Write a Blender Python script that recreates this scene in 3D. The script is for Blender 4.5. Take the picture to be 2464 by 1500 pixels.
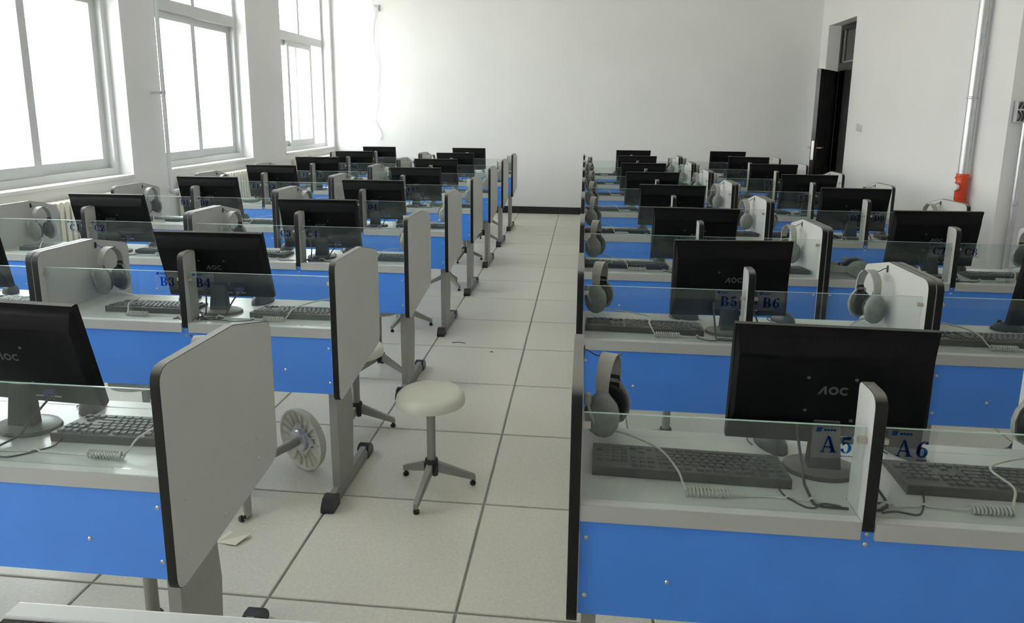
import bpy, bmesh, math, random
from mathutils import Vector, Matrix, Quaternion, Euler
random.seed(7)
for o in list(bpy.data.objects):
    bpy.data.objects.remove(o, do_unlink=True)
scene = bpy.context.scene
COL = scene.collection
PI = math.pi

# ------------------------------------------------------------------ camera
FPX, PPY = 1666.15, 579.13
cam_d = bpy.data.cameras.new('camera'); cam = bpy.data.objects.new('camera', cam_d); COL.objects.link(cam)
cam_d.sensor_width = 36; cam_d.lens = FPX / 2464 * 36
cam_d.shift_y = -(750 - PPY) / 2464
cam_d.clip_start = .02; cam_d.clip_end = 200
RT = Vector((0.99456, 0.10382, 0.00830)); FW = Vector((-0.10050, 0.97756, -0.18513)); UP = Vector((-0.02733, 0.18329, 0.98268))
m = Matrix.Identity(4)
for i in range(3):
    m[i][0] = RT[i]; m[i][1] = UP[i]; m[i][2] = -FW[i]
m.translation = Vector((0.3531, -1.8533, 1.5194))
cam.matrix_world = m
scene.camera = cam

# ------------------------------------------------------------------ world, sun, exposure
SKY = 10.0
w = bpy.data.worlds.new('world'); scene.world = w; w.use_nodes = True
bg = w.node_tree.nodes['Background']; bg.inputs[0].default_value = (.92, .965, 1, 1); bg.inputs[1].default_value = SKY
sun_d = bpy.data.lights.new('sun', 'SUN'); sun_d.energy = 16; sun_d.angle = .01; sun_d.color = (1, .95, .86)
sun = bpy.data.objects.new('sun', sun_d); COL.objects.link(sun); sun.rotation_euler = (math.radians(8), math.radians(48), 0)
sun.location = (6, 0, 12)
vs = scene.view_settings
vs.view_transform = 'Standard'; vs.look = 'None'; vs.gamma = 1; vs.use_curve_mapping = False; vs.exposure = 0.2
scene.cycles.max_bounces = 12; scene.cycles.diffuse_bounces = 6; scene.cycles.transparent_max_bounces = 24
scene.cycles.sample_clamp_indirect = 8
scene.cycles.use_denoising = True

WX, WXR, WY, WYF, CZ = -3.40, 3.55, 8.40, -3.0, 3.5   # left wall, right wall, back wall, wall behind camera, ceiling
WINS = [(-2.7, -1.0), (-.30, 1.40), (1.90, 3.60), (4.07, 5.74), (6.63, 8.33)]
WZ0, WZ1 = .965, 3.2
for (a, b) in WINS:
    ld = bpy.data.lights.new('window_daylight_portal', 'AREA'); ld.shape = 'RECTANGLE'; ld.size = WZ1 - WZ0; ld.size_y = b - a
    ld.cycles.is_portal = True
    lo = bpy.data.objects.new('window_daylight_portal', ld); COL.objects.link(lo)
    lo.location = (-3.72, (a + b) / 2, (WZ0 + WZ1) / 2); lo.rotation_euler = (0, -PI / 2, 0)

# ------------------------------------------------------------------ materials
MAT = {}
def mat(name, col, rough=.5, metal=0, var=.0, scale=8, bump=0, bscale=200, spec=.5, col2=None, coat=0, dust=0):
    m = bpy.data.materials.new(name); m.use_nodes = True; nt = m.node_tree; b = nt.nodes['Principled BSDF']
    b.inputs['Base Color'].default_value = (*col, 1); b.inputs['Roughness'].default_value = rough; b.inputs['Metallic'].default_value = metal
    b.inputs['Specular IOR Level'].default_value = spec; b.inputs['Coat Weight'].default_value = coat
    if var > 0 or col2 or bump:
        tc = nt.nodes.new('ShaderNodeTexCoord')
    if var > 0 or col2:
        n = nt.nodes.new('ShaderNodeTexNoise'); n.inputs['Scale'].default_value = scale; n.inputs['Detail'].default_value = 5
        nt.links.new(tc.outputs['Object'], n.inputs['Vector'])
        r = nt.nodes.new('ShaderNodeValToRGB'); r.color_ramp.elements[0].position = .3; r.color_ramp.elements[1].position = .7
        c2 = col2 or tuple(min(1, c * (1 + var)) for c in col); c1 = col if col2 else tuple(c * (1 - var) for c in col)
        r.color_ramp.elements[0].color = (*c1, 1); r.color_ramp.elements[1].color = (*c2, 1)
        nt.links.new(n.outputs['Fac'], r.inputs[0]); nt.links.new(r.outputs[0], b.inputs['Base Color'])
    if dust:      # grey dust settled on faces that look up
        ge = nt.nodes.new('ShaderNodeNewGeometry'); sx = nt.nodes.new('ShaderNodeSeparateXYZ'); nt.links.new(ge.outputs['Normal'], sx.inputs[0])
        md = nt.nodes.new('ShaderNodeMapRange'); md.inputs[1].default_value = .45; md.inputs[2].default_value = .95; md.inputs[4].default_value = dust; nt.links.new(sx.outputs['Z'], md.inputs[0])
        mc = nt.nodes.new('ShaderNodeMix'); mc.data_type = 'RGBA'; mc.inputs[7].default_value = (.36, .345, .32, 1)
        nt.links.new(md.outputs[0], mc.inputs[0])
        src = b.inputs['Base Color'].links[0].from_socket if b.inputs['Base Color'].is_linked else None
        if src: nt.links.new(src, mc.inputs[6])
        else: mc.inputs[6].default_value = (*col, 1)
        nt.links.new(mc.outputs[2], b.inputs['Base Color'])
    if bump:
        n2 = nt.nodes.new('ShaderNodeTexNoise'); n2.inputs['Scale'].default_value = bscale
        nt.links.new(tc.outputs['Object'], n2.inputs['Vector'])
        bp = nt.nodes.new('ShaderNodeBump'); bp.inputs['Strength'].default_value = bump; bp.inputs['Distance'].default_value = .002
        nt.links.new(n2.outputs['Fac'], bp.inputs['Height']); nt.links.new(bp.outputs[0], b.inputs['Normal'])
    MAT[name] = m
    return m
def glassmat(name, tint, haze, haze_col, dust_scale, ior=1.5, stretch=(1, 1, 1)):
    m = bpy.data.materials.new(name); m.use_nodes = True; nt = m.node_tree; nt.nodes.clear()
    out = nt.nodes.new('ShaderNodeOutputMaterial')
    tr = nt.nodes.new('ShaderNodeBsdfTransparent'); tr.inputs[0].default_value = (*tint, 1)
    gl = nt.nodes.new('ShaderNodeBsdfGlossy'); gl.inputs['Roughness'].default_value = .03
    df = nt.nodes.new('ShaderNodeBsdfDiffuse'); df.inputs[0].default_value = (*haze_col, 1)
    tl = nt.nodes.new('ShaderNodeBsdfTranslucent'); tl.inputs[0].default_value = (*haze_col, 1)
    hm = nt.nodes.new('ShaderNodeMixShader'); hm.inputs[0].default_value = .45
    nt.links.new(df.outputs[0], hm.inputs[1]); nt.links.new(tl.outputs[0], hm.inputs[2])
    mx = nt.nodes.new('ShaderNodeMixShader')
    tc = nt.nodes.new('ShaderNodeTexCoord'); mp = nt.nodes.new('ShaderNodeMapping'); mp.inputs['Scale'].default_value = stretch
    nz = nt.nodes.new('ShaderNodeTexNoise'); nz.inputs['Scale'].default_value = dust_scale; nz.inputs['Detail'].default_value = 6
    nt.links.new(tc.outputs['Object'], mp.inputs[0]); nt.links.new(mp.outputs[0], nz.inputs['Vector'])
    mr = nt.nodes.new('ShaderNodeMapRange'); mr.inputs[1].default_value = .35; mr.inputs[2].default_value = .75
    mr.inputs[3].default_value = haze * .6; mr.inputs[4].default_value = min(1, haze * 2.0)
    nt.links.new(nz.outputs['Fac'], mr.inputs[0]); nt.links.new(mr.outputs[0], mx.inputs[0])
    nt.links.new(tr.outputs[0], mx.inputs[1]); nt.links.new(hm.outputs[0], mx.inputs[2])
    lw_ = nt.nodes.new('ShaderNodeLayerWeight'); lw_.inputs[0].default_value = .5     # facing term, then Schlick
    pw = nt.nodes.new('ShaderNodeMath'); pw.operation = 'POWER'; pw.inputs[1].default_value = 5; nt.links.new(lw_.outputs['Facing'], pw.inputs[0])
    fr = nt.nodes.new('ShaderNodeMath'); fr.operation = 'MULTIPLY_ADD'; fr.inputs[1].default_value = .9; fr.inputs[2].default_value = .03; nt.links.new(pw.outputs[0], fr.inputs[0])
    m2 = nt.nodes.new('ShaderNodeMixShader'); nt.links.new(fr.outputs[0], m2.inputs[0])
    nt.links.new(mx.outputs[0], m2.inputs[1]); nt.links.new(gl.outputs[0], m2.inputs[2]); nt.links.new(m2.outputs[0], out.inputs[0])
    MAT[name] = m
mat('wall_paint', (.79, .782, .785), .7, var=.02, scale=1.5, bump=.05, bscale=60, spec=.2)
mat('wall_paint_shaded', (.74, .732, .735), .7, var=.02, scale=1.5, bump=.05, bscale=60, spec=.2)  # same wall paint; the right wall's dimmer light is put into the colour
mat('ceiling_paint', (.82, .82, .80), .8, spec=.2)
mat('tile', (.615, .59, .515), .30, var=.07, scale=90, bump=.012, bscale=250, spec=.4)
mat('joint', (.30, .295, .285), .8)
mat('black_tile', (.012, .012, .014), .25)
mat('blue', (.066, .258, .84), .27, var=.04, scale=6, spec=.5)
mat('laminate', (.51, .508, .485), .38, var=.02, scale=5, bump=.03, bscale=300)
mat('desk_top', (.60, .615, .605), .22, var=.05, scale=9, spec=.5)
mat('desk_edge', (.43, .43, .42), .45)
mat('band', (.006, .006, .0065), .45, col2=(.012, .012, .012), scale=14, spec=.3, dust=.55)
mat('leg_paint', (.30, .30, .275), .42, metal=.25, var=.03, scale=40)
mat('foot_paint', (.26, .255, .235), .45, metal=.2)
mat('black_plastic', (.012, .012, .013), .4, var=.3, scale=25)
mat('steel', (.62, .62, .60), .28, metal=1)
mat('clip', (.55, .50, .46), .35, metal=.7)
mat('hook_metal', (.10, .10, .12), .3, metal=.8)
mat('shell', (.003, .003, .0033), .45, col2=(.005, .005, .0055), scale=30, spec=.14, dust=.22)
mat('vent', (.001, .001, .001), .9)
mat('screen', (.004, .004, .005), .12)
mat('logo', (.10, .105, .105), .4, metal=.3)
mat('print_white', (.45, .46, .46), .6)
mat('vga_blue', (.018, .03, .11), .5)
mat('stand', (.010, .0105, .011), .3, col2=(.03, .03, .03), scale=14, dust=.32)
mat('key', (.020, .021, .022), .5, col2=(.05, .053, .053), scale=160, dust=.10)
mat('kb_body', (.010, .010, .011), .45, col2=(.022, .022, .022), scale=40, dust=.15)
mat('mouse', (.035, .037, .04), .38, col2=(.07, .075, .078), scale=40)
mat('cord_black', (.015, .015, .016), .5)
mat('cord_white', (.50, .50, .46), .55, var=.08, scale=60)
mat('headset_shell', (.245, .255, .24), .55, var=.15, scale=50)
mat('headband', (.40, .40, .365), .5, var=.06, scale=50)
mat('headset_dark', (.018, .018, .019), .55)
mat('stool_seat', (.66, .645, .56), .42, var=.04, scale=12, spec=.4)
mat('stool_metal', (.30, .30, .27), .45, metal=.3, var=.04, scale=50)
mat('pvc', (.62, .63, .63), .4)
mat('radiator_paint', (.72, .69, .60), .45)
mat('pipe_white', (.66, .69, .71), .3, metal=.25)
mat('silver', (.56, .57, .60), .36, metal=.75, var=.05, scale=20)
mat('red', (.62, .055, .012), .4, var=.1, scale=15)
mat('door', (.012, .007, .006), .25, col2=(.02, .011, .009), scale=12, coat=.05)
mat('lock', (.55, .55, .52), .35, metal=.9)
mat('brass', (.55, .42, .22), .3, metal=.9)
mat('switch', (.55, .56, .57), .5)
mat('paper', (.70, .66, .55), .8)
mat('bezel_silver', (.50, .51, .51), .4, metal=.3)
mat('facade', (.80, .76, .68), .8)
mat('facade_window', (.42, .44, .46), .3)
mat('facade_red', (.70, .42, .36), .7)
mat('ground', (.55, .53, .48), .9)
mat('corridor', (.30, .30, .29), .8)
mat('debris', (.05, .05, .05), .8)
mat('box_grey', (.22, .22, .22), .5, col2=(.55, .55, .55), scale=30)
glassmat('desk_glass', (.955, .98, .97), .028, (.66, .74, .72), 5.5, stretch=(1, 1, 2.2))
glassmat('sign_film', (.97, .975, .98), .028, (.75, .78, .80), 60)
glassmat('window_glass', (.95, .97, .96), .015, (.8, .8, .8), 3)
def inkmat(name, trans, diff, k):
    m = bpy.data.materials.new(name); m.use_nodes = True; nt = m.node_tree; nt.nodes.clear()
    out = nt.nodes.new('ShaderNodeOutputMaterial'); tr = nt.nodes.new('ShaderNodeBsdfTransparent'); tr.inputs[0].default_value = (*trans, 1)
    df = nt.nodes.new('ShaderNodeBsdfDiffuse'); df.inputs[0].default_value = (*diff, 1); mx = nt.nodes.new('ShaderNodeMixShader'); mx.inputs[0].default_value = k
    nt.links.new(tr.outputs[0], mx.inputs[1]); nt.links.new(df.outputs[0], mx.inputs[2]); nt.links.new(mx.outputs[0], out.inputs[0]); MAT[name] = m
inkmat('sign_blue', (.02, .16, .55), (.012, .05, .22), .07)
inkmat('sign_logo', (.05, .25, .65), (.03, .10, .35), .15)
mat('glass_edge', (.42, .55, .51), .3, spec=.5)

# ------------------------------------------------------------------ mesh helpers
class MB:
    def __init__(s): s.v = []; s.f = []
    def add(s, vs, fs):
        o = len(s.v); s.v += [tuple(p) for p in vs]; s.f += [tuple(i + o for i in f) for f in fs]; return s
    def box(s, x0, x1, y0, y1, z0, z1, M=None):
        v = [Vector((x, y, z)) for z in (z0, z1) for y in (y0, y1) for x in (x0, x1)]
        if M: v = [M @ p for p in v]
        return s.add(v, [(0, 2, 3, 1), (4, 5, 7, 6), (0, 1, 5, 4), (2, 6, 7, 3), (0, 4, 6, 2), (1, 3, 7, 5)])
    def frustum(s, r0, r1):   # two rects ((x0,x1,y0,y1,z))
        v = []
        for (x0, x1, y0, y1, z) in (r0, r1): v += [(x0, y0, z), (x1, y0, z), (x1, y1, z), (x0, y1, z)]
        return s.add(v, [(3, 2, 1, 0), (4, 5, 6, 7), (0, 1, 5, 4), (1, 2, 6, 5), (2, 3, 7, 6), (3, 0, 4, 7)])
    def prism(s, pts, h0, h1, f):   # pts 2D polygon extruded; f(a,b,h)->xyz
        n = len(pts); v = [f(a, b, h0) for a, b in pts] + [f(a, b, h1) for a, b in pts]
        fs = [tuple(range(n)), tuple(range(2 * n - 1, n - 1, -1))] + [(i, i + n, (i + 1) % n + n, (i + 1) % n) for i in range(n)]
        return s.add(v, fs)
    def ring_strip(s, pts, h0, h1, f):   # only the rim of a prism
        n = len(pts); v = [f(a, b, h0) for a, b in pts] + [f(a, b, h1) for a, b in pts]
        return s.add(v, [(i, i + n, (i + 1) % n + n, (i + 1) % n) for i in range(n)])
    def lathe(s, prof, n=24, M=None, cap=True):
        v = []; fs = []
        for (r, z) in prof:
            for i in range(n):
                a = 2 * PI * i / n; p = Vector((r * math.cos(a), r * math.sin(a), z)); v.append(M @ p if M else p)
        for j in range(len(prof) - 1):
            for i in range(n):
                k = (i + 1) % n; fs.append((j * n + i, j * n + k, (j + 1) * n + k, (j + 1) * n + i))
        if cap:
            if prof[0][0] > 1e-6: fs.append(tuple(range(n - 1, -1, -1)))
            if prof[-1][0] > 1e-6: fs.append(tuple((len(prof) - 1) * n + i for i in range(n)))
        return s.add(v, fs)
    def cyl(s, p, q, r, r2=None, n=14):
        p = Vector(p); q = Vector(q); d = q - p
        M = Matrix.Translation(p) @ d.to_track_quat('Z', 'Y').to_matrix().to_4x4()
        return s.lathe([(r, 0), (r2 if r2 is not None else r, d.length)], n, M)
    def tube(s, pts, r, n=6):
        P = [Vector(p) for p in pts]; v = []; fs = []; N = len(P)
        up = Vector((0, 0, 1)); prev = None
        for i in range(N):
            t = (P[min(i + 1, N - 1)] - P[max(i - 1, 0)]).normalized()
            if prev is None:
                a = up if abs(t.z) < .9 else Vector((1, 0, 0)); u = t.cross(a).normalized()
            else:
                u = (prev - t * prev.dot(t)); u = u.normalized() if u.length > 1e-6 else t.orthogonal().normalized()
            prev = u; b = t.cross(u)
            for k in range(n):
                g = 2 * PI * k / n; v.append(P[i] + (u * math.cos(g) + b * math.sin(g)) * r)
        for i in range(N - 1):
            for k in range(n):
                k2 = (k + 1) % n; fs.append((i * n + k, i * n + k2, (i + 1) * n + k2, (i + 1) * n + k))
        fs.append(tuple(range(n - 1, -1, -1))); fs.append(tuple((N - 1) * n + k for k in range(n)))
        return s.add(v, fs)
    def mesh(s, name, material, smooth=False, bevel=0):
        me = bpy.data.meshes.new(name); me.from_pydata(s.v, [], s.f)
        bm = bmesh.new(); bm.from_mesh(me)
        if bevel:
            bmesh.ops.bevel(bm, geom=list(bm.edges), offset=bevel, segments=2, affect='EDGES', profile=.5)
        bmesh.ops.recalc_face_normals(bm, faces=bm.faces)
        bm.to_mesh(me); bm.free()
        me.materials.append(MAT[material])
        if smooth:
            for p in me.polygons: p.use_smooth = True
            try: me.set_sharp_from_angle(angle=math.radians(38))
            except Exception: pass
        return me
def smooth_path(pts, sub=6):
    P = [Vector(p) for p in pts]; out = []
    for i in range(len(P) - 1):
        p0 = P[max(i - 1, 0)]; p1 = P[i]; p2 = P[i + 1]; p3 = P[min(i + 2, len(P) - 1)]
        for k in range(sub):
            t = k / sub
            out.append(.5 * ((2 * p1) + (p2 - p0) * t + (2 * p0 - 5 * p1 + 4 * p2 - p3) * t * t + (3 * p1 - p0 - 3 * p2 + p3) * t ** 3))
    out.append(P[-1]); return out
def roundpoly(pts, radii, seg=5):
    out = []; n = len(pts)
    for i in range(n):
        p = Vector(pts[i]); a = Vector(pts[i - 1]); b = Vector(pts[(i + 1) % n]); r = radii[i]
        if r <= 0: out.append((p.x, p.y)); continue
        u = (a - p).normalized(); v = (b - p).normalized(); ang = u.angle(v); d = r / math.tan(ang / 2)
        d = min(d, (a - p).length * .49, (b - p).length * .49)
        s0 = p + u * d; s1 = p + v * d
        for k in range(seg + 1):
            t = k / seg; q = s0 * (1 - t) ** 2 + p * 2 * t * (1 - t) + s1 * t * t; out.append((q.x, q.y))
    return out
def YZ(a, b, h): return (h, a, b)
def XY(a, b, h): return (a, b, h)
def XZ(a, b, h): return (a, h, b)
def obj(name, me, parent=None, loc=(0, 0, 0), rot=None, kind=None, label=None, scale=None):
    o = bpy.data.objects.new(name, me); COL.objects.link(o)
    if parent: o.parent = parent
    o.location = loc
    if rot is not None:
        if isinstance(rot, Quaternion): o.rotation_mode = 'QUATERNION'; o.rotation_quaternion = rot
        else: o.rotation_euler = rot
    if scale: o.scale = scale
    if kind: o['kind'] = kind
    if label: o['label'] = label
    return o
def thing(name, label, cat, loc=(0, 0, 0), rot=None, group=None):
    o = obj(name, None, None, loc, rot); o['label'] = label; o['category'] = cat
    if group: o['group'] = group
    o.empty_display_size = .1
    return o
def tag(o, label, cat, group=None):
    o['label'] = label; o['category'] = cat
    if group: o['group'] = group
    return o
def struct(name, me, parent=None, loc=(0, 0, 0), rot=None):
    return obj(name, me, parent, loc, rot, None if parent else 'structure')
def boxmesh(name, material, *b, bevel=0):
    mb = MB()
    for q in b: mb.box(*q)
    return mb.mesh(name, material, bevel=bevel)

# ------------------------------------------------------------------ floor with its square tiles
XR2 = 3.95
floor = struct('floor', boxmesh('floor', 'joint', (WX, XR2, WYF, WY, -.12, -.006)))
tile_cache = {}
def tile_mesh(sx, sy):
    k = (round(sx, 3), round(sy, 3))
    if k not in tile_cache:
        g = .0045; b = .003; mb = MB()
        mb.frustum((g, sx - g, g, sy - g, -.008), (g, sx - g, g, sy - g, -.002))
        mb2 = MB(); v = [(g, g, -.008), (sx - g, g, -.008), (sx - g, sy - g, -.008), (g, sy - g, -.008),
                         (g, g, -.002), (sx - g, g, -.002), (sx - g, sy - g, -.002), (g, sy - g, -.002),
                         (g + b, g + b, 0), (sx - g - b, g + b, 0), (sx - g - b, sy - g - b, 0), (g + b, sy - g - b, 0)]
        mb2.add(v, [(0, 1, 5, 4), (1, 2, 6, 5), (2, 3, 7, 6), (3, 0, 4, 7), (4, 5, 9, 8), (5, 6, 10, 9), (6, 7, 11, 10), (7, 4, 8, 11), (8, 9, 10, 11)])
        tile_cache[k] = mb2.mesh('floor_tile', 'tile')
    return tile_cache[k]
xs = [WX] + [.6 * i for i in range(-5, 7)] + [XR2]; ys = [WYF + .6 * i for i in range(20)]
for i in range(len(xs) - 1):
    for j in range(len(ys) - 1):
        if xs[i] >= WXR - .01 and ys[j] > 3.85: continue
        obj('floor_tile', tile_mesh(xs[i + 1] - xs[i], ys[j + 1] - ys[j]), floor, (xs[i], ys[j], 0))

# ------------------------------------------------------------------ walls, ceiling, baseboards
lw = [(-3.7, WX, WYF, WY, -.12, WZ0 - .03), (-3.7, WX, WYF, WY, WZ1, CZ)]
edge = WYF
for (a, b) in WINS: lw.append((-3.7, WX, edge, a, WZ0 - .03, WZ1)); edge = b
lw.append((-3.7, WX, edge, WY, WZ0 - .03, WZ1))
struct('wall_left', boxmesh('wall_left', 'wall_paint', *lw))
struct('wall_back', boxmesh('wall_back', 'wall_paint', (-3.7, XR2 + .1, WY, WY + .25, -.12, CZ)))
struct('wall_front', boxmesh('wall_front', 'wall_paint', (-3.7, XR2 + .1, WYF - .2, WYF, -.12, CZ)))
DY0, DY1, DZ = 7.15, 8.12, 2.66      # door opening in the right wall
struct('wall_right', boxmesh('wall_right', 'wall_paint_shaded',
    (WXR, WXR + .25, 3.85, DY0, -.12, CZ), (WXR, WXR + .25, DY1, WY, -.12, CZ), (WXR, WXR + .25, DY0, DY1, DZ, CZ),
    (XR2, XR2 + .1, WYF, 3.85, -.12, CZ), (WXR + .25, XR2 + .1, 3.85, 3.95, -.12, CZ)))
struct('ceiling', boxmesh('ceiling', 'ceiling_paint', (-3.7, 6.2, WYF - .2, WY + .25, CZ, CZ + .2)))
struct('wall_corridor', boxmesh('wall_corridor', 'corridor', (6.0, 6.1, 3.95, WY + .25, -.12, CZ), (XR2 + .1, 6.0, 3.95, 4.05, -.12, CZ),
    (XR2 + .1, 6.0, WY, WY + .1, -.12, CZ)))
struct('floor_corridor', boxmesh('floor_corridor', 'corridor', (WXR + .25, 6.0, 4.05, WY, -.14, -.01)))
struct('trim_door_threshold', boxmesh('trim_door_threshold', 'joint', (WXR, WXR + .25, DY0, DY1, -.12, 0)))
bb = struct('baseboard_back', boxmesh('baseboard_back', 'joint', (WX, WXR, WY - .006, WY, 0, .103)))
for i in range(len(xs) - 2):
    x0 = xs[i]; x1 = min(xs[i + 1], WXR)
    obj('baseboard_tile', boxmesh('baseboard_tile', 'black_tile', (x0 + .0015, x1 - .0015, WY - .012, WY - .0055, .001, .105), bevel=.001), bb)
struct('baseboard_left', boxmesh('baseboard_left', 'black_tile', (WX, WX + .011, WYF, WY - .013, 0, .105)))
struct('baseboard_right', boxmesh('baseboard_right', 'black_tile', (WXR - .011, WXR, 3.85, DY0, 0, .105)))

# ------------------------------------------------------------------ windows
def make_window(idx, a, b):
    root = obj('window_%d' % idx, None); root['kind'] = 'structure'
    x0, x1 = -3.60, -3.52; t = .055; zt = 2.44; mid = (a + b) / 2
    fr = MB()
    fr.box(x0, x1, a, a + t, WZ0, WZ1).box(x0, x1, b - t, b, WZ0, WZ1).box(x0, x1, a + t, b - t, WZ0, WZ0 + t).box(x0, x1, a + t, b - t, WZ1 - t, WZ1)
    fr.box(x0 - .005, x1 + .005, a + t, b - t, zt - .05, zt + .06).box(x0, x1, mid - .03, mid + .03, zt + .06, WZ1 - t)
    obj('frame', fr.mesh('frame', 'pvc'), root)
    for (p, q) in ((a + t, mid - .03), (mid + .03, b - t)):
        obj('upper_pane', boxmesh('upper_pane', 'window_glass', (-3.562, -3.558, p, q, zt + .06, WZ1 - t)), root)
    zb, zc = WZ0 + t, zt - .05
    if idx == 5: sashes = ((a + t, mid + .03, -3.585), (a + t + .42, mid + .45, -3.55))
    else: sashes = ((a + t, mid + .03, -3.550), (mid - .03, b - t, -3.585))
    for (p, q, xc) in sashes:
        s = MB(); u = .07; h = .014
        s.box(xc - h, xc + h, p, p + u, zb, zc).box(xc - h, xc + h, q - u, q, zb, zc).box(xc - h, xc + h, p + u, q - u, zb, zb + u + .01).box(xc - h, xc + h, p + u, q - u, zc - u, zc)
        so = obj('sash', s.mesh('sash', 'pvc'), root)
        obj('pane', boxmesh('pane', 'window_glass', (xc - .002, xc + .002, p + u, q - u, zb + u + .01, zc - u)), so)
    obj('window_sill', boxmesh('window_sill', 'wall_paint', (-3.70, WX + .012, a, b, WZ0 - .028, WZ0 - .001), bevel=.003), root)
for i, (a, b) in enumerate(WINS): make_window(i + 1, a, b)

# ------------------------------------------------------------------ door, ajar into the room
dr = obj('door_1', None, None, (3.74, DY1, 0)); dr['kind'] = 'structure'
f = MB(); fx0, fx1 = -.03, .04; dw = DY1 - DY0
f.box(fx0, fx1, -.06, 0, 0, DZ).box(fx0, fx1, -dw, -dw + .06, 0, DZ).box(fx0, fx1, -dw + .06, -.06, DZ - .07, DZ).box(fx0, fx1, -dw + .06, -.06, 2.07, 2.17)
obj('door_frame', f.mesh('door_frame', 'door'), dr)
obj('transom_pane', boxmesh('transom_pane', 'window_glass', (0, .005, -dw + .06, -.06, 2.17, DZ - .07)), dr)
tb = MB(); tb.box(-.008, .012, -.085, -.06, 2.17, DZ - .07).box(-.008, .012, -dw + .06, -.06, 2.17, 2.19)
obj('glazing_bead', tb.mesh('glazing_bead', 'lock'), dr)
leaf = MB(); LW = .86
leaf.box(-.05, 0, -LW, 0, .01, 2.06)
for (z0, z1) in ((.2, .85), (1.05, 1.9)):
    for (a, b) in ((-.78, -.46), (-.40, -.08)): leaf.box(-.056, -.05, a, b, z0, z1).box(0, .006, a, b, z0, z1)
lf = obj('door_leaf', leaf.mesh('door_leaf', 'door', bevel=.002), dr, (-.035, -.062, 0), (0, 0, -math.radians(32)))
obj('lock_plate', boxmesh('lock_plate', 'lock', (-.040, -.010, -LW - .003, -LW + .001, .93, 1.17)), lf)
for sx in (-1, 1):
    h = MB(); xo = -.05 if sx < 0 else 0
    h.box(min(xo, xo + sx * .008), max(xo, xo + sx * .008), -LW + .045, -LW + .085, .93, 1.17)
    obj('escutcheon', h.mesh('escutcheon', 'hook_metal'), lf)
    h = MB(); h.cyl((xo, -LW + .065, 1.08), (xo + sx * .055, -LW + .065, 1.08), .009); h.cyl((xo + sx * .05, -LW + .06, 1.08), (xo + sx * .05, -LW + .18, 1.08), .009)
    obj('handle', h.mesh('handle', 'brass', True), lf)

# ------------------------------------------------------------------ desks
HW = .595
ROWS = 'ABCDEFGH'; CXS = [-2.322, -1.13, .935, 2.127]; YB0, PITCH = .515, 1.056
def row_y(r): return YB0 + PITCH * (r - 1)
prof = roundpoly([(0, .43), (.525, .497), (.525, .915), (.315, .968), (0, .972)], [.035, .05, .04, .03, .04])
TH = .025
face_me = MB().prism(prof, -TH / 2 + .0005, TH / 2 - .0005, YZ).mesh('end_panel', 'laminate')
pr2 = []
cxm, czm = .26, .7
for (a, b) in prof:
    d = Vector((a - cxm, b - czm)); L = d.length; pr2.append((a + d.x / L * .0018, b + d.y / L * .0018))
band_me = MB().ring_strip(pr2, -TH / 2 + .0015, TH / 2 - .0015, YZ).mesh('edge_band', 'band', True)
# give the band a real thickness
bm = bmesh.new(); bm.from_mesh(band_me); bmesh.ops.solidify(bm, geom=list(bm.faces), thickness=.0028); bm.to_mesh(band_me); bm.free()
band_me.set_sharp_from_angle(angle=math.radians(38))
pprof = roundpoly([(.003, .700), (.085, .700), (.085, .985), (.003, .985)], [.0, .0, .014, .03])
post_me = MB().prism(pprof, -TH / 2 + .0005, TH / 2 - .0005, YZ).mesh('divider_post', 'laminate')
pp2 = []
for (a, b) in pprof:
    d = Vector((a - .044, (b - .84) * .35)); L = d.length; pp2.append((a + d.x / L * .0018, b + (d.y / L * .0018 if b > .71 else 0)))
pband_me = MB().ring_strip(pp2, -TH / 2 + .0012, TH / 2 - .0012, YZ).mesh('edge_band', 'band', True)
bm = bmesh.new(); bm.from_mesh(pband_me); bmesh.ops.solidify(bm, geom=list(bm.faces), thickness=.0028); bm.to_mesh(pband_me); bm.free()
pband_me.set_sharp_from_angle(angle=math.radians(38))
XI = HW - TH          # inner face of the end panels
tm = MB().prism([(-XI, .004), (-.0135, .004), (-.0135, .09), (.0135, .09), (.0135, .004), (XI, .004), (XI, .325), (-XI, .325)], .683, .719, XY)
top_me = tm.mesh('tabletop', 'desk_top')
rail_me = boxmesh('rear_rail', 'desk_top', (-XI, XI, .328, .372, .685, .718), bevel=.004)
eb = MB().box(-XI, -.0138, .0, .004, .682, .7185).box(.0138, XI, .0, .004, .682, .7185)
edge_me = eb.mesh('front_edge', 'desk_edge')
mod_me = MB().box(-XI, XI, .008, .024, .46, .6825).box(-.0125, .0125, .006, .020, .6825, .70).mesh('modesty_panel', 'blue')
screw = MB().lathe([(.0052, 0), (.0052, .001), (.0035, .0028), (.0016, .0030), (.0012, .0016), (0, .0016)], 10).mesh('screw', 'steel', True)
post = MB().frustum((-.016, .016, .062, .212, .045), (-.016, .016, .055, .235, .30)).frustum((-.016, .016, .055, .235, .30), (-.016, .016, .06, .20, .683))
leg_me = post.mesh('leg', 'leg_paint')
ft = MB().prism(roundpoly([(-.022, .006), (.022, .006), (.022, .03), (.012, .05), (-.012, .05), (-.022, .03)], [.003] * 6, 2), -.005, .41, lambda a, b, h: (a, h, b))
foot_me = ft.mesh('foot', 'foot_paint')
cp = MB().prism(roundpoly([(-.055, 0), (.022, 0), (.022, .046), (.0, .054), (-.03, .050), (-.052, .022)], [.008, .002, .008, .015, .02, .015]), -.025, .025, lambda a, b, h: (h, a, b))
cap_me = cp.mesh('foot_cap', 'black_plastic', True)
glass_me = boxmesh('glass_pane', 'desk_glass', (-.2765, .2765, -.0025, .0025, 0, .192))
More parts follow.
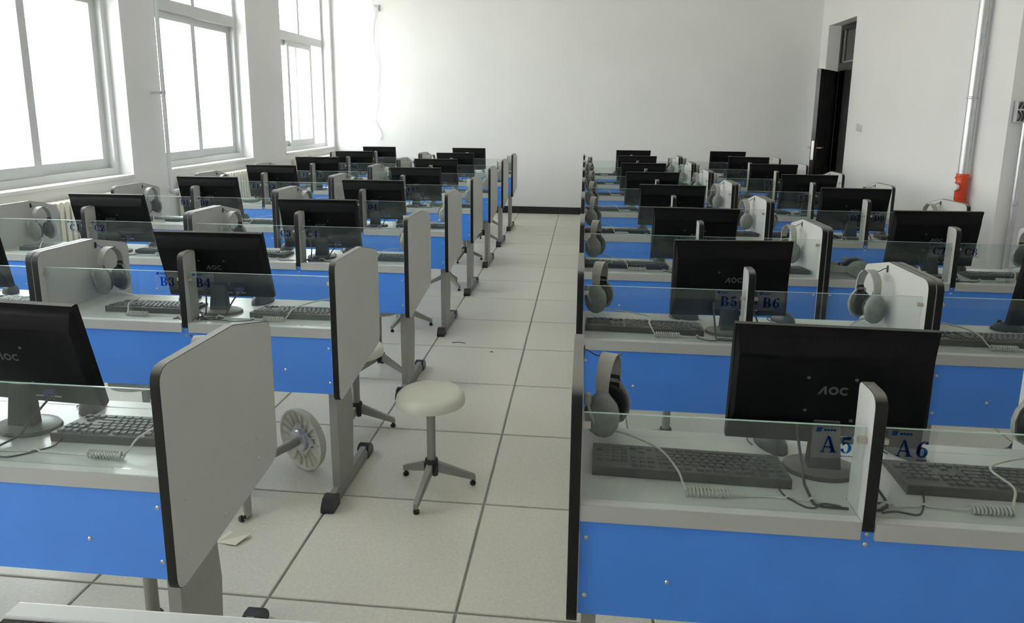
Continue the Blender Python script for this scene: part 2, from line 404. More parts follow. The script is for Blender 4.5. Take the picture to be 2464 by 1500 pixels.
gedge_me = boxmesh('polished_edge', 'glass_edge', (-.2765, .2765, -.0025, .0025, .1921, .1932))
clip_me = MB().box(-.008, .008, -.006, .004, -.006, .006).box(-.003, .006, -.0075, -.006, -.004, .004).mesh('glass_clip', 'clip')
hk = smooth_path([(0, 0, .020), (-.012, 0, .017), (-.030, 0, .0068), (-.050, 0, .0062), (-.080, 0, .0064), (-.092, 0, .015)], 4)
hook_me = MB().tube(hk, .0018).box(-.002, .001, -.005, .005, .004, .030).mesh('headset_hook', 'hook_metal', True)

# lettering for the seat signs: bold serif figures built from polygons (unit height, baseline 0)
def ring(cx, cy, rx, ry, ix, iy, a0, a1, n=18, ox=0):
    return [[(cx + rx * math.cos(t), cy + ry * math.sin(t)), (cx + rx * math.cos(u), cy + ry * math.sin(u)),
             (cx + ox + ix * math.cos(u), cy + iy * math.sin(u)), (cx + ox + ix * math.cos(t), cy + iy * math.sin(t))]
            for t, u in [(math.radians(a0 + (a1 - a0) * k / n), math.radians(a0 + (a1 - a0) * (k + 1) / n)) for k in range(n)]]
def rc(x0, y0, x1, y1): return [(x0, y0), (x1, y0), (x1, y1), (x0, y1)]
def blob(cx, cy, r, n=10): return [(cx + r * math.cos(2 * PI * k / n), cy + r * math.sin(2 * PI * k / n)) for k in range(n)]
GL = {
 'A': [[(.08, .04), (.15, .04), (.42, 1), (.36, 1)], [(.34, 1), (.47, 1), (.82, .04), (.60, .04)], rc(.2, .30, .62, .37), rc(0, 0, .26, .05), rc(.5, 0, .92, .05)],
 'B': [rc(.10, 0, .30, 1), rc(0, 0, .4, .05), rc(0, .95, .4, 1), rc(.3, .47, .45, .53)] + ring(.42, .74, .30, .26, .12, .21, -90, 90) + ring(.44, .26, .36, .26, .14, .21, -90, 90) + [rc(.3, .95, .43, 1), rc(.3, 0, .45, .05)],
 'C': ring(.45, .5, .45, .52, .24, .46, 40, 320) + [rc(.74, .66, .80, 1)],
 'D': [rc(.10, 0, .30, 1), rc(0, 0, .4, .05), rc(0, .95, .4, 1)] + ring(.38, .5, .50, .5, .27, .45, -90, 90) + [rc(.3, .95, .39, 1), rc(.3, 0, .39, .05)],
 'E': [rc(.10, 0, .30, 1), rc(0, 0, .76, .06), rc(0, .94, .74, 1), rc(.3, .47, .55, .53), rc(.70, 0, .76, .28), rc(.68, .74, .74, 1), rc(.52, .36, .56, .64)],
 'F': [rc(.10, 0, .30, 1), rc(0, 0, .42, .05), rc(0, .94, .74, 1), rc(.3, .47, .55, .53), rc(.68, .74, .74, 1), rc(.52, .36, .56, .64)],
 'G': ring(.45, .5, .45, .52, .24, .46, 40, 325) + [rc(.74, .66, .80, 1), rc(.64, .02, .84, .42), rc(.55, .40, .92, .45)],
 'H': [rc(.08, 0, .26, 1), rc(.62, 0, .80, 1), rc(.26, .47, .62, .54), rc(0, 0, .34, .05), rc(0, .95, .34, 1), rc(.54, 0, .88, .05), rc(.54, .95, .88, 1)],
 '1': [rc(.25, 0, .45, 1), rc(.1, 0, .6, .05), [(.08, .78), (.25, .84), (.45, 1), (.3, 1)]],
 '2': ring(.33, .68, .31, .33, .12, .28, -30, 190) + [blob(.12, .68, .10), [(.60, .54), (.40, .62), (.03, .16), (.03, .0), (.12, .0)], rc(.03, 0, .6, .16), rc(.56, 0, .62, .28)],
 '3': ring(.30, .74, .28, .27, .11, .22, -90, 165) + ring(.30, .27, .32, .29, .12, .23, -165, 90) + [blob(.12, .76, .09), blob(.11, .22, .09)],
 '4': [rc(.38, 0, .56, 1), rc(.26, 0, .66, .05), rc(0, .24, .68, .32), [(0, .32), (.08, .32), (.45, .92), (.42, 1)]],
 '5': [[(.10, .82), (.52, .82), (.56, 1), (.10, 1)], rc(.10, .45, .15, .86)] + ring(.30, .32, .31, .33, .12, .27, -160, 140) + [blob(.11, .20, .09)],
 '6': ring(.32, .30, .31, .31, .12, .25, 0, 360, 24) + ring(.50, .42, .48, .58, .29, .54, 95, 200, 14) + [blob(.53, .88, .09)],
 '7': [[(.05, .82), (.62, .82), (.62, 1), (.05, 1)], rc(.02, .70, .07, 1), [(.62, .86), (.42, .86), (.16, 0), (.36, 0)]],
 '8': ring(.32, .75, .27, .26, .12, .20, 0, 360, 20) + ring(.32, .26, .32, .28, .14, .22, 0, 360, 20),
}
def poly_text(chars, h, gap, depth_y):
    mb = MB(); x = 0
    for c in chars:
        ps = GL[c]; wmax = max(p[0] for q in ps for p in q)
        for q in ps: mb.add([((x + a) * h, depth_y, b * h) for a, b in q], [tuple(range(len(q)))])
        x += wmax + gap
    return mb, (x - gap) * h
film_me = boxmesh('seat_sign', 'sign_film', (0, .091, -.0006, .0006, 0, .067))
slogo = MB(); slogo.add([(0, -.0009, 0), (.010, -.0009, 0), (.013, -.0009, .009), (.003, -.0009, .009)], [(0, 1, 2, 3)])
for k in range(4): slogo.box(.016 + k * .006, .0205 + k * .006, -.0009, -.0007, .002, .0055)
slogo_me = slogo.mesh('sign_logo', 'sign_logo')
smallp = MB()
for k in range(7): smallp.box(k * .0034, k * .0034 + .0022, -.0009, -.0007, 0, .0018)
small_me = smallp.mesh('sign_small_print', 'sign_blue')
num_cache = {}
def seat_number(code):
    if code not in num_cache:
        mb, wd = poly_text(code, .0345, .17, -.0009); num_cache[code] = (mb.mesh('seat_number', 'sign_blue'), wd)
    return num_cache[code]

def make_desk(r, d):
    L = ROWS[r]; n1 = d * 2 + 1; a, b = L + str(n1), L + str(n1 + 1)
    block = 'window-side block' if d < 2 else 'door-side block'
    t = thing('computer_desk', 'double computer desk with blue front panel and glass signs %s and %s' % (a, b), 'desk', (CXS[d], row_y(r), 0), None, 'computer desks in rows')
    obj('tabletop', top_me, t); obj('rear_rail', rail_me, t); obj('front_edge', edge_me, t); obj('modesty_panel', mod_me, t, label='blue laminate front panel')
    for s in (-1, 1):
        p = obj('end_panel', face_me, t, (s * (HW - TH / 2), 0, 0)); obj('edge_band', band_me, p)
        for (y, z) in () if (d in (0, 2)) == (s > 0) else ((.057, .635), (.056, .498), (.214, .497), (.345, .63), (.406, .609), (.407, .55)):
            obj('bolt', screw, p, (s * (TH / 2 - .0003), y, z), (0, s * PI / 2, 0), scale=(.8, .8, .8))
        l = obj('leg', leg_me, t, (s * .545, 0, 0)); obj('foot', foot_me, l)
        obj('foot_cap', cap_me, l); obj('foot_cap', cap_me, l, (0, .405, 0), (0, 0, PI))
        gx = s * (.0145 + .2765)
        g = obj('glass_pane', glass_me, t, (gx, .0265, .7195)); obj('polished_edge', gedge_me, g)
        obj('glass_clip', clip_me, t, (s * .0208, .0275, .884)); obj('glass_clip', clip_me, t, (s * (XI - .0085), .0275, .884))
        code = a if s < 0 else b
        x0 = -.117 if s < 0 else .026
        sg = obj('seat_sign', film_me, t, (x0, .0228, .843), label='clear film sign printed %s' % code)
        me, wd = seat_number(code)
        obj('seat_number', me, sg, (.0475 - wd / 2, 0, .0125)); obj('sign_logo', slogo_me, sg, (.006, 0, .056)); obj('sign_small_print', small_me, sg, (.058, 0, .005))
        obj('headset_hook', hook_me, t, (s * (XI - .001), .315, .925), (0, 0, 0 if s > 0 else PI))
        for (x, z) in ((.557, .640), (.557, .505), (.385, .55)):
            obj('screw', screw, t, (s * x, .008, z), (PI / 2, 0, 0))
    obj('screw', screw, t, (0, .008, .668), (PI / 2, 0, 0)); obj('screw', screw, t, (0, .006, .692), (PI / 2, 0, 0), scale=(.8, .8, .8))
    dv = obj('divider_post', post_me, t); obj('edge_band', pband_me, dv)
    return t
for r in range(8):
    for d in range(4): make_desk(r, d)

# ------------------------------------------------------------------ monitors
MW, MH = .425, .283
def monitor_meshes():
    P = [(0, .004), (0, MH - .004), (-.004, MH), (-.018, MH), (-.020, MH - .010), (-.030, MH - .022), (-.046, MH - .060), (-.0475, MH - .066), (-.044, MH - .072), (-.046, MH - .082), (-.046, .075), (-.040, .062), (-.030, .052), (-.022, .004), (-.018, 0), (-.004, 0)]
    def dep(y): return y if y > -.0185 else -.018 - (-y - .018) * .64
    P = [(dep(y), z) for y, z in P]
    def wd(y): return MW / 2 if y > -.0185 else MW / 2 - .004 - (-y - .018) * .40
    mb = MB(); n = len(P)
    v = [(-wd(y), y, z) for y, z in P] + [(wd(y), y, z) for y, z in P]
    mb.add(v, [(i, (i + 1) % n, (i + 1) % n + n, i + n) for i in range(n)])
    for o in (0, n):   # side walls, fanned from a point inside the bezel edge
        cx = -MW / 2 + .004 if o == 0 else MW / 2 - .004
        k = len(mb.v); mb.v.append((cx, -.016, MH / 2))
        for i in range(n): mb.f.append((i + o, (i + 1) % n + o, k))
    shell = mb.mesh('housing', 'shell', True)
    vb = MB(); y0, z0, y1, z1 = dep(-.030), MH - .022, dep(-.046), MH - .060
    d = Vector((0, y1 - y0, z1 - z0)); nrm = Vector((0, d.z, -d.y)).normalized()
    if nrm.y > 0: nrm = -nrm
    for row, (ta, tb) in enumerate(((.10, .34), (.40, .62), (.68, .92))):
        for k in range(62):
            x = -.180 + k * .0059 + (row % 2) * .0029
            w2 = .0011; pts = []
            for tt in (ta, tb):
                p = Vector((0, y0, z0)) + d * tt + nrm * .0004
                pts += [(x - w2, p.y, p.z), (x + w2, p.y, p.z)]
            vb.add(pts, [(0, 1, 3, 2)])
    vent = vb.mesh('vent_slots', 'vent')
    lb = MB(); h = .020; y = dep(-.046) - .0003
    def q(pts): lb.add([(a, y, b) for a, b in pts], [tuple(range(len(pts)))])
    q([(0, 0), (.005, 0), (.0155, .0165), (.0175, h), (.0125, h)]); q([(.0125, h), (.0175, h), (.0195, 0), (.0145, 0)])
    for (cx, a0, a1) in ((.033, 0, 360), (.056, 45, 315)):
        for pp in ring(cx, h / 2, .0105, h / 2, .0058, h / 2 - .0048, a0, a1, 20): q(pp)
    logo = lb.mesh('logo', 'logo')
    pb = MB()
    for (a, b, c, e) in ((.030, .052, .020, .0235), (.064, .078, .0195, .0245), (.084, .104, .020, .0245), (-.03, .02, .033, .0345), (.068, .071, .012, .015), (.078, .081, .012, .015)):
        yy = dep(-.0268) - .0006; pb.add([(a, yy, c), (b, yy, c), (b, yy, e), (a, yy, e)], [(0, 1, 2, 3)])
    ports = pb.mesh('port_labels', 'print_white')
    vg = MB().box(.070, .100, -.040, -.022, .034, .046); plug = vg.mesh('video_plug', 'vga_blue', bevel=.002)
    scr = boxmesh('screen', 'screen', (-MW / 2 + .015, MW / 2 - .015, .0002, .0012, .022, MH - .015))
    vs_ = MB().lathe([(.004, 0), (.004, .001), (0, .001)], 8).mesh('vesa_screw', 'logo')
    neck = MB().frustum((-.036, .036, -.058, -.024, .008), (-.028, .028, -.046, -.022, .125)).mesh('neck', 'stand', bevel=.003)
    base = MB().lathe([(.0, 0), (.083, 0), (.085, .004), (.081, .010), (.055, .016), (0, .017)], 32, Matrix.Diagonal((1, .70, 1, 1))).mesh('base', 'stand', True)
    return shell, vent, logo, ports, plug, scr, vs_, neck, base
M_SHELL, M_VENT, M_LOGO, M_PORTS, M_PLUG, M_SCR, M_VS, M_NECK, M_BASE = monitor_meshes()
MON = {'A3': (-.026, .221, .781, -.03, .10), 'B3': (-.04, .153, .782, .087, .06), 'C3': (-.013, .155, .771, -.023, .244), 'D3': (.001, .142, .773, -.056, .214),
 'E3': (-.034, .139, .767, .009, .231), 'F3': (-.021, .137, .761, .024, .234), 'G3': (-.003, .141, .761, .002, .215), 'H3': (.027, .143, .762, .025, .199),
 'A4': (-.045, .17, .78, .03, .2), 'B4': (-.048, .171, .784, .016, .2), 'C4': (-.048, .15, .774, .061, .167), 'D4': (-.044, .146, .771, -.027, .19), 'E4': (-.009, .156, .766, -.018, .223),
 'F4': (-.005, .149, .769, -.07, .228), 'G4': (.011, .185, .77, -.118, .262), 'H4': (-.01, .17, .768, -.06, .248),
 'A2': (.104, .202, .792, -.064, .241), 'B2': (.062, .167, .786, .03, .295), 'C2': (.075, .131, .775, .05, .272), 'D2': (.054, .159, .771, .019, .249), 'E2': (.088, .122, .766, .031, .17),
 'F2': (.033, .157, .769, .054, .225), 'G2': (.029, .16, .765, .045, .223), 'H2': (.01, .141, .762, .019, .193),
 'A1': (.08, .18, .785, .0, .22), 'B1': (.119, .184, .783, .007, .2), 'C1': (.07, .157, .777, .033, .249), 'D1': (.054, .149, .775, .064, .264), 'E1': (.03, .15, .771, .06, .225),
 'F1': (.015, .144, .771, .12, .223), 'G1': (.041, .162, .768, .113, .22), 'H1': (.024, .162, .765, .075, .222)}
DZ_ = .7185
MROOT, KROOT, MOUSE, HROOT = {}, {}, {}, {}
for r in range(8):
    for d in range(4):
        dx, dy, zb, yaw, tilt = MON[ROWS[r] + str(d + 1)]
        dy = max(dy, .163, .0885 + .0205 + math.sin(tilt) * (.988 - zb) + abs(math.sin(yaw) * dx))     # back shell stands clear of the divider post
        a, b = ROWS[r] + str(2 * d + 1), ROWS[r] + str(2 * d + 2)
        t = thing('monitor', 'black flat monitor seen from behind, between seat signs %s and %s' % (a, b), 'monitor', (CXS[d] + dx, row_y(r) + dy + .018, DZ_ + .0005), (0, 0, yaw), 'black monitors on the desks')
        h = obj('housing', M_SHELL, t, (0, 0, zb - DZ_), (tilt, 0, 0))
        obj('vent_slots', M_VENT, h); obj('logo', M_LOGO, h, (-.028, 0, .131)); obj('port_labels', M_PORTS, h); obj('video_plug', M_PLUG, h); obj('screen', M_SCR, h)
        for (x, z) in ((-.05, .17), (.05, .17), (-.05, .09), (.05, .07)):
            obj('vesa_screw', M_VS, h, (x, -.0355, z), (PI / 2, 0, 0))
        obj('neck', M_NECK, t); obj('base', M_BASE, t, (0, -.03, 0))
        MROOT[r, d] = (t, dx, dy, zb, yaw)

# ------------------------------------------------------------------ keyboards
KW, KD = .428, .138
KW2 = .351     # the compact keyboards on the window side
def kb_body(L): return MB().prism(roundpoly([(-KD / 2, 0), (KD / 2, 0), (KD / 2, .010), (-KD / 2, .024)], [.004, .002, .003, .004]), -L / 2, L / 2, lambda a, b, h: (h, a, b)).mesh('keyboard_body', 'kb_body', bevel=0)
KB_BODY = {KW: kb_body(KW), KW2: kb_body(KW2)}
def key_layout(L):
    K = []; u = .0182; x0 = -L / 2 + .009     # user-side x, mirrored below
    rows = [
        [(0, 1)] + [(2 + i, 1) for i in range(4)] + [(6.5 + i, 1) for i in range(4)] + [(11 + i, 1) for i in range(4)] + [(15.3 + i, 1) for i in range(3)],
        [(i, 1) for i in range(13)] + [(13, 2)] + [(15.3 + i, 1) for i in range(3)] + [(18.6 + i, 1) for i in range(4)],
        [(0, 1.5)] + [(1.5 + i, 1) for i in range(12)] + [(13.5, 1.5)] + [(15.3 + i, 1) for i in range(3)] + [(18.6 + i, 1) for i in range(4)],
        [(0, 1.75)] + [(1.75 + i, 1) for i in range(11)] + [(12.75, 2.25)] + [(18.6 + i, 1) for i in range(3)],
        [(0, 2.25)] + [(2.25 + i, 1) for i in range(10)] + [(12.25, 2.75)] + [(16.3, 1)] + [(18.6 + i, 1) for i in range(4)],
        [(0, 1.25), (1.25, 1.25), (2.5, 1.25), (3.75, 6.25), (10, 1.25), (11.25, 1.25), (12.5, 1.25), (13.75, 1.25)] + [(15.3 + i, 1) for i in range(3)] + [(18.6, 2), (20.6, 1)]]
    ysr = [-.056, -.033, -.0145, .004, .0225, .041]
    for yy, row in zip(ysr, rows):
        for (a, wd) in row:
            if L < .4 and a > 18.4: continue
            K.append((-(x0 + (a + wd / 2) * u), yy + .004, wd * u))
    return K
KEYS = {L: key_layout(L) for L in (KW, KW2)}
def ktop(y): return .010 + (KD / 2 - y) / KD * .014
key_cache = {}
def key_mesh(wd):
    k = round(wd, 4)
    if k not in key_cache:
        a = wd / 2 - .0011; key_cache[k] = MB().frustum((-a, a, -.0080, .0080, -.002), (-a + .0018, a - .0018, -.0062, .0060, .0052)).mesh('key', 'key')
    return key_cache[k]
KB_KEYS = {}
for L in (KW, KW2):
    allk = MB()
    for (x, y, wd) in KEYS[L]:
        a = wd / 2 - .0011; z = ktop(y)
        allk.frustum((x - a, x + a, y - .0080, y + .0080, z - .002), (x - a + .0018, x + a - .0018, y - .0062, y + .0060, z + .0052))
    KB_KEYS[L] = allk.mesh('keys', 'key')
KBP = {'A4': (.390, .195, .012), 'A5': (-.330, .185, -.028), 'A6': (.338, .185, -.022), 'B5': (-.345, .165, -.04), 'B4': (.386, .165, .01), 'B3': (-.217, .172, .012), 'C7': (-.352, .245, .0)}
def seat_x(seat): d, s = seat // 2, (-1 if seat % 2 == 0 else 1); return d, s
for r in range(8):
    for seat in range(8):
        d, s = seat_x(seat); code = ROWS[r] + str(seat + 1)
        x, y, yaw = KBP.get(code, (.388 if d < 2 and s > 0 else -.30 + random.uniform(-.02, .02) if d < 2 else s * (.350 if s < 0 else .346 + random.uniform(-.003, .003)), .165 + random.uniform(-.004, .008), random.uniform(-.022, .022)))
        L = KW2 if d < 2 else KW; KROOT_ = (x, y, yaw, L)
        t = thing('keyboard', 'black keyboard on the desk behind glass sign %s' % code, 'keyboard', (CXS[d] + x, row_y(r) + y, DZ_ + .0006), (0, 0, yaw), 'keyboards on the desks')
        obj('keyboard_body', KB_BODY[L], t); KROOT[r, seat] = (t,) + KROOT_
        if code in ('A4', 'A5', 'A6'):
            for (kx, ky, kw) in KEYS[L]: obj('key', key_mesh(kw), t, (kx, ky, ktop(ky)), (-math.atan2(.014, KD), 0, 0))
        else: obj('keys', KB_KEYS[L], t, kind='stuff')

# ------------------------------------------------------------------ mice
def mouse_meshes():
    mb = MB(); nu, nv = 16, 6; v = []; fs = []
    for j in range(nv + 1):
        e = PI / 2 * j / nv
        for i in range(nu):
            a = 2 * PI * i / nu; rr = math.cos(e) ** .75 if j < nv else 0
            x = .030 * rr * math.cos(a) * (1 - .12 * math.sin(a)); y = .054 * rr * math.sin(a); z = .036 * math.sin(e) * (1 - .18 * math.sin(a) * (1 if j < nv else 0)) + .002
            v.append((x, y, z))
    for j in range(nv):
        for i in range(nu):
            k = (i + 1) % nu; fs.append((j * nu + i, j * nu + k, (j + 1) * nu + k, (j + 1) * nu + i))
    fs.append(tuple(range(nu - 1, -1, -1))); mb.add(v, fs)
    bm = bmesh.new(); me = mb.mesh('mouse_body', 'mouse', True); bm.from_mesh(me); bmesh.ops.remove_doubles(bm, verts=bm.verts, dist=.0004); bm.to_mesh(me); bm.free()
    wh = MB().cyl((-.004, .028, .030), (.004, .028, .030), .0075, n=12).mesh('scroll_wheel', 'black_plastic', True)
    sk = MB().lathe([(.0302, 0), (.0308, .003), (.0300, .006)], 16, Matrix.Diagonal((1, 1.8, 1, 1))).mesh('mouse_skirt', 'kb_body', True)
    c = MB().tube(smooth_path([(0, .050, .010), (-.004, .0565, .006), (-.016, .0575, .003), (-.030, .050, .003), (-.040, .034, .003), (-.043, .010, .003)]), .0018).mesh('cord', 'cord_black', True)
    return me, wh, sk, c
MO_B, MO_W, MO_S, MO_C = mouse_meshes()
MOP = {'C7': (-.07, .308, .4), 'A5': (-.112, .312, .35), 'B5': (-.17, .316, 1.2), 'B4': (.165, .305, -.4), 'B2': (.20, .320, .9), 'B7': (-.17, .316, 1.3), 'C4': (.165, .305, .2)}
for r in range(8):
    for seat in range(8):
        d, s = seat_x(seat); code = ROWS[r] + str(seat + 1)
        x, y, yaw = MOP.get(code, (s * (.175 + random.uniform(-.015, .03)), .314, random.uniform(-.6, .6)))
        t = thing('computer_mouse', 'dark grey computer mouse near the rear edge behind sign %s' % code, 'mouse', (CXS[d] + x, row_y(r) + y, DZ_ + .001), (0, 0, yaw), 'computer mice on the desks')
        b = obj('mouse_body', MO_B, t); obj('scroll_wheel', MO_W, t); obj('mouse_skirt', MO_S, t); obj('cord', MO_C, t); MOUSE[r, seat] = (x, y, yaw)

# ------------------------------------------------------------------ headsets
def headset_meshes():
    # local: ear axis X, forward Y, hanging down from z=0
    n = 28; v = []; fs = []; R0 = .050
    def arch(t):   # t 0..1, left bottom to right bottom
        a = PI * (1.16 - 1.32 * t); return (R0 * math.cos(a), -.072 + .072 * math.sin(a) if math.sin(a) > 0 else -.072 + .072 * math.sin(a))
    mb = MB()
    for i in range(n + 1):
        x, z = arch(i / n); a = math.atan2((z + .072) / .072, x / R0); nx, nz = math.cos(a), math.sin(a)
        wd = .019 - .006 * abs(2 * i / n - 1) ** 2
        for (yy, th) in ((-wd, 0), (wd, 0), (wd, -.004), (-wd, -.004)): v.append((x + nx * th, yy, z + nz * th))
    for i in range(n):
        for k in range(4): k2 = (k + 1) % 4; fs.append((i * 4 + k, i * 4 + k2, (i + 1) * 4 + k2, (i + 1) * 4 + k))
    fs.append((3, 2, 1, 0)); fs.append((n * 4, n * 4 + 1, n * 4 + 2, n * 4 + 3)); mb.add(v, fs)
    band = mb.mesh('headband', 'headband', True)
    # cup: outer shell, its flat side at x=0 bulging to +x (outer)
    prof2 = [(0, .050), (.030, .047), (.041, .022), (.044, -.006), (.040, -.032), (.027, -.052), (.010, -.062), (-.010, -.062), (-.027, -.052), (-.040, -.032), (-.044, -.006), (-.041, .022), (-.030, .047)]
    prof2 = [(.012, .062), (.018, .050), (.036, .030), (.044, .004), (.041, -.026), (.028, -.048), (.010, -.058), (-.010, -.058), (-.028, -.048), (-.041, -.026), (-.044, .004), (-.036, .030), (-.018, .050), (-.012, .062)]
    c = MB(); N = len(prof2); v = []
    for (sc, x) in ((1.0, 0), (1.0, .008), (.93, .015), (.72, .021), (.35, .024)):
        v += [(x, a * sc, b * sc + (1 - sc) * .0) for a, b in prof2]
    fs = [tuple(range(N - 1, -1, -1)), tuple(4 * N + i for i in range(N))]
    for j in range(4):
        for i in range(N): k = (i + 1) % N; fs.append((j * N + i, j * N + k, (j + 1) * N + k, (j + 1) * N + i))
    c.add(v, fs); cup = c.mesh('ear_cup', 'headset_shell', True)
    cu = MB(); nu, nv = 20, 8; v = []; fs = []
    for i in range(nu):
        a = 2 * PI * i / nu
        for j in range(nv):
            b = 2 * PI * j / nv; rr = .031 + .0125 * math.cos(b); v.append((-.010 + .011 * math.sin(b), rr * math.cos(a) * .95, rr * math.sin(a) * 1.12))
    for i in range(nu):
        for j in range(nv): fs.append((i * nv + j, ((i + 1) % nu) * nv + j, ((i + 1) % nu) * nv + (j + 1) % nv, i * nv + (j + 1) % nv))
    cu.add(v, fs); cu.lathe([(.030, -.001), (.030, .0)], 16, Matrix.Translation((-.004, 0, 0)) @ Matrix.Rotation(PI / 2, 4, 'Y'))
    cush = cu.mesh('ear_cushion', 'headset_dark', True)
    yk = MB().frustum((-.006, .006, -.017, .017, -.006), (-.004, .004, -.014, .014, .030)).mesh('yoke', 'headset_dark', bevel=.002)
    mic = MB().tube(smooth_path([(.020, -.012, -.02), (.026, -.018, .0), (.026, -.026, .02), (.022, -.030, .032)], 5), .0035).lathe([(0, -.018), (.008, -.014), (.0095, 0), (.008, .014), (0, .018)], 10, Matrix.Translation((.022, -.031, .040))).mesh('microphone', 'headband', True)
    return band, cup, cush, yk, mic
H_BAND, H_CUP, H_CUSH, H_YOKE, H_MIC = headset_meshes()
# cords are laid out from the hook point; s = side of the desk, z down to the table top
HOOKZ = .937
TZ = DZ_ - HOOKZ
def coil(p, q, r=.0085, turns=11, rt=.0022):
    p = Vector(p); q = Vector(q); d = q - p; t = d.normalized(); u = t.cross(Vector((0, 0, 1))).normalized(); b = t.cross(u); out = []
    N = turns * 10
    for i in range(N + 1):
        a = 2 * PI * turns * i / N; out.append(p + d * (i / N) + (u * math.cos(a) + b * math.sin(a)) * r)
    return out
for r in range(8):
    for seat in range(8):
        d, s = seat_x(seat); code = ROWS[r] + str(seat + 1)
        lying = code == 'C7'
        if lying:
            t = thing('headset', 'grey headset lying on the desk behind glass sign C7', 'headset', (CXS[d] - .555, row_y(r) + .106, DZ_ + .0445), (math.radians(-90), 0, 1.50), 'grey headsets')
            yaw = 0
        else:
            t = thing('headset', 'grey headset hanging on a hook inside the end panel beside sign %s' % code, 'headset', (CXS[d] + s * (XI - .063), row_y(r) + .315, HOOKZ), None, 'grey headsets')
            yaw = PI / 2 + (math.radians(-18) if s < 0 else math.radians(16)) + random.uniform(-.06, .06)
        obj('headband', H_BAND, t, rot=(0, 0, yaw))
        ca, sa = math.cos(yaw), math.sin(yaw)
        for e in (-1, 1):
            ox = e * .040; loc = (ox * ca, ox * sa, -.140)
            cpo = obj('ear_cup', H_CUP, t, loc, (0, 0, yaw if e > 0 else yaw + PI))
            obj('ear_cushion', H_CUSH, cpo)
            obj('yoke', H_YOKE, t, (e * .045 * ca, e * .045 * sa, -.100), (0, 0, yaw))
            if e == (1 if lying or s > 0 else -1): obj('microphone', H_MIC, cpo)
        if not lying: HROOT[r, seat] = t

# ------------------------------------------------------------------ leads and cables, laid over what is on each table top
LAID = {(r, d): [] for r in range(8) for d in range(4)}
def under(r, d, x, y, own=None):      # height above the table top of what stands at (x, y), desk coordinates
    h = 0; t, dx, dy, zb, yaw = MROOT[r, d]
    cx, cy = dx + .03 * math.sin(yaw), dy + .018 - .03 * math.cos(yaw)
    e = math.hypot((x - cx) / .086, (y - cy) / .0605)
    if e < 1.02: h = .0178 if e < .72 else .0125
    for seat in (2 * d, 2 * d + 1):
        t, kx, ky, ka, L = KROOT[r, seat]; c, s_ = math.cos(ka), math.sin(ka); lx = (x - kx) * c + (y - ky) * s_; ly = -(x - kx) * s_ + (y - ky) * c
        if seat != own and abs(lx) < L / 2 and abs(ly) < KD / 2: h = max(h, ktop(ly) + .0062)
        mx, my, ma = MOUSE[r, seat]
        if math.hypot(x - mx, y - my) < .056: h = max(h, .037)
    return h
def lay(r, d, pts, rad, free=0, own=None):
    P = smooth_path(pts, 10); Q = [P[0]]
    for p in P[1:]:
        n = max(1, int((p - Q[-1]).length / .004)); a = Q[-1].copy()
        for k in range(1, n + 1): Q.append(a.lerp(p, k / n))
    Z = []
    for i, p in enumerate(Q):
        if i < free: Z.append(p.z); continue
        h = max(under(r, d, p.x + ox, p.y + oy, own) for ox, oy in [(0, 0)] + [((rad + .003) * math.cos(k * PI / 4), (rad + .003) * math.sin(k * PI / 4)) for k in range(8)])
        z = max(p.z, h + rad + .0004)
        for (x, y, zz, r2) in LAID[r, d]:
            if abs(x - p.x) < .010 and abs(y - p.y) < .010:
                q = rad + r2 + .0012; dd = math.hypot(x - p.x, y - p.y)
                if dd < q and abs(z - zz) < q + .004: z = max(z, zz + q)
        Z.append(z)
    for sweep in (range(1, len(Z)), range(len(Z) - 2, -1, -1)):      # a lead cannot drop straight down
        for i in sweep:
            j = i - 1 if sweep.step > 0 else i + 1
            if i >= free: Z[i] = max(Z[i], Z[j] - 1.1 * math.hypot(Q[i].x - Q[j].x, Q[i].y - Q[j].y) - .0001)
    out = [Vector((p.x, p.y, z)) for p, z in zip(Q, Z)]
    LAID[r, d] += [(p.x, p.y, p.z, rad) for p in out]
    return out
def to_local(P, o, yaw=0):
    c, s_ = math.cos(yaw), math.sin(yaw)
    return [((p.x - o[0]) * c + (p.y - o[1]) * s_, -(p.x - o[0]) * s_ + (p.y - o[1]) * c, p.z - o[2]) for p in P]
for r in range(8):
    for d in range(4):
        t, dx, dy, zb, yaw = MROOT[r, d]; o = (dx, dy + .018, .0005)
        c, s_ = math.cos(yaw), math.sin(yaw)
        def at_mon(x, y): return (dx + x * c - y * s_, dy + .018 + x * s_ + y * c)
        px, py = at_mon(.085, -.046); xe = min(max(px, .062), .116); zp = zb - DZ_ + .034
        path = [(px, py, zp), (px, py - .006, zp - .03), ((px + xe) / 2, max(.098, py - .02), .022), (xe, .076, .006), (xe - .012, .056, .0036), (max(.034, xe - .05), .046, .0036), (.030, .060, .0036), (max(.040, xe - .035), .074, .0036), (xe - .010, .066, .0075)]
        obj('video_cable', MB().tube(to_local(lay(r, d, path, .003, 6), o, yaw), .003).mesh('video_cable', 'cord_black', True), t)
        px, py = at_mon(-.062, -.040); sg = 1 if px > -.005 else -1; xe = sg * max(.040, abs(px))
        path = [(px, py, zp + .02), (px, py - .008, zp - .02), ((px + xe) / 2, max(.100, py - .02), .024), (xe, .082, .006), (xe, .064, .0036), (xe - sg * .008, .050, .0036), (sg * .024, .045, .0036)]
        obj('power_cable', MB().tube(to_local(lay(r, d, path, .0032, 6), o, yaw), .0032).mesh('power_cable', 'cord_black', True), t)
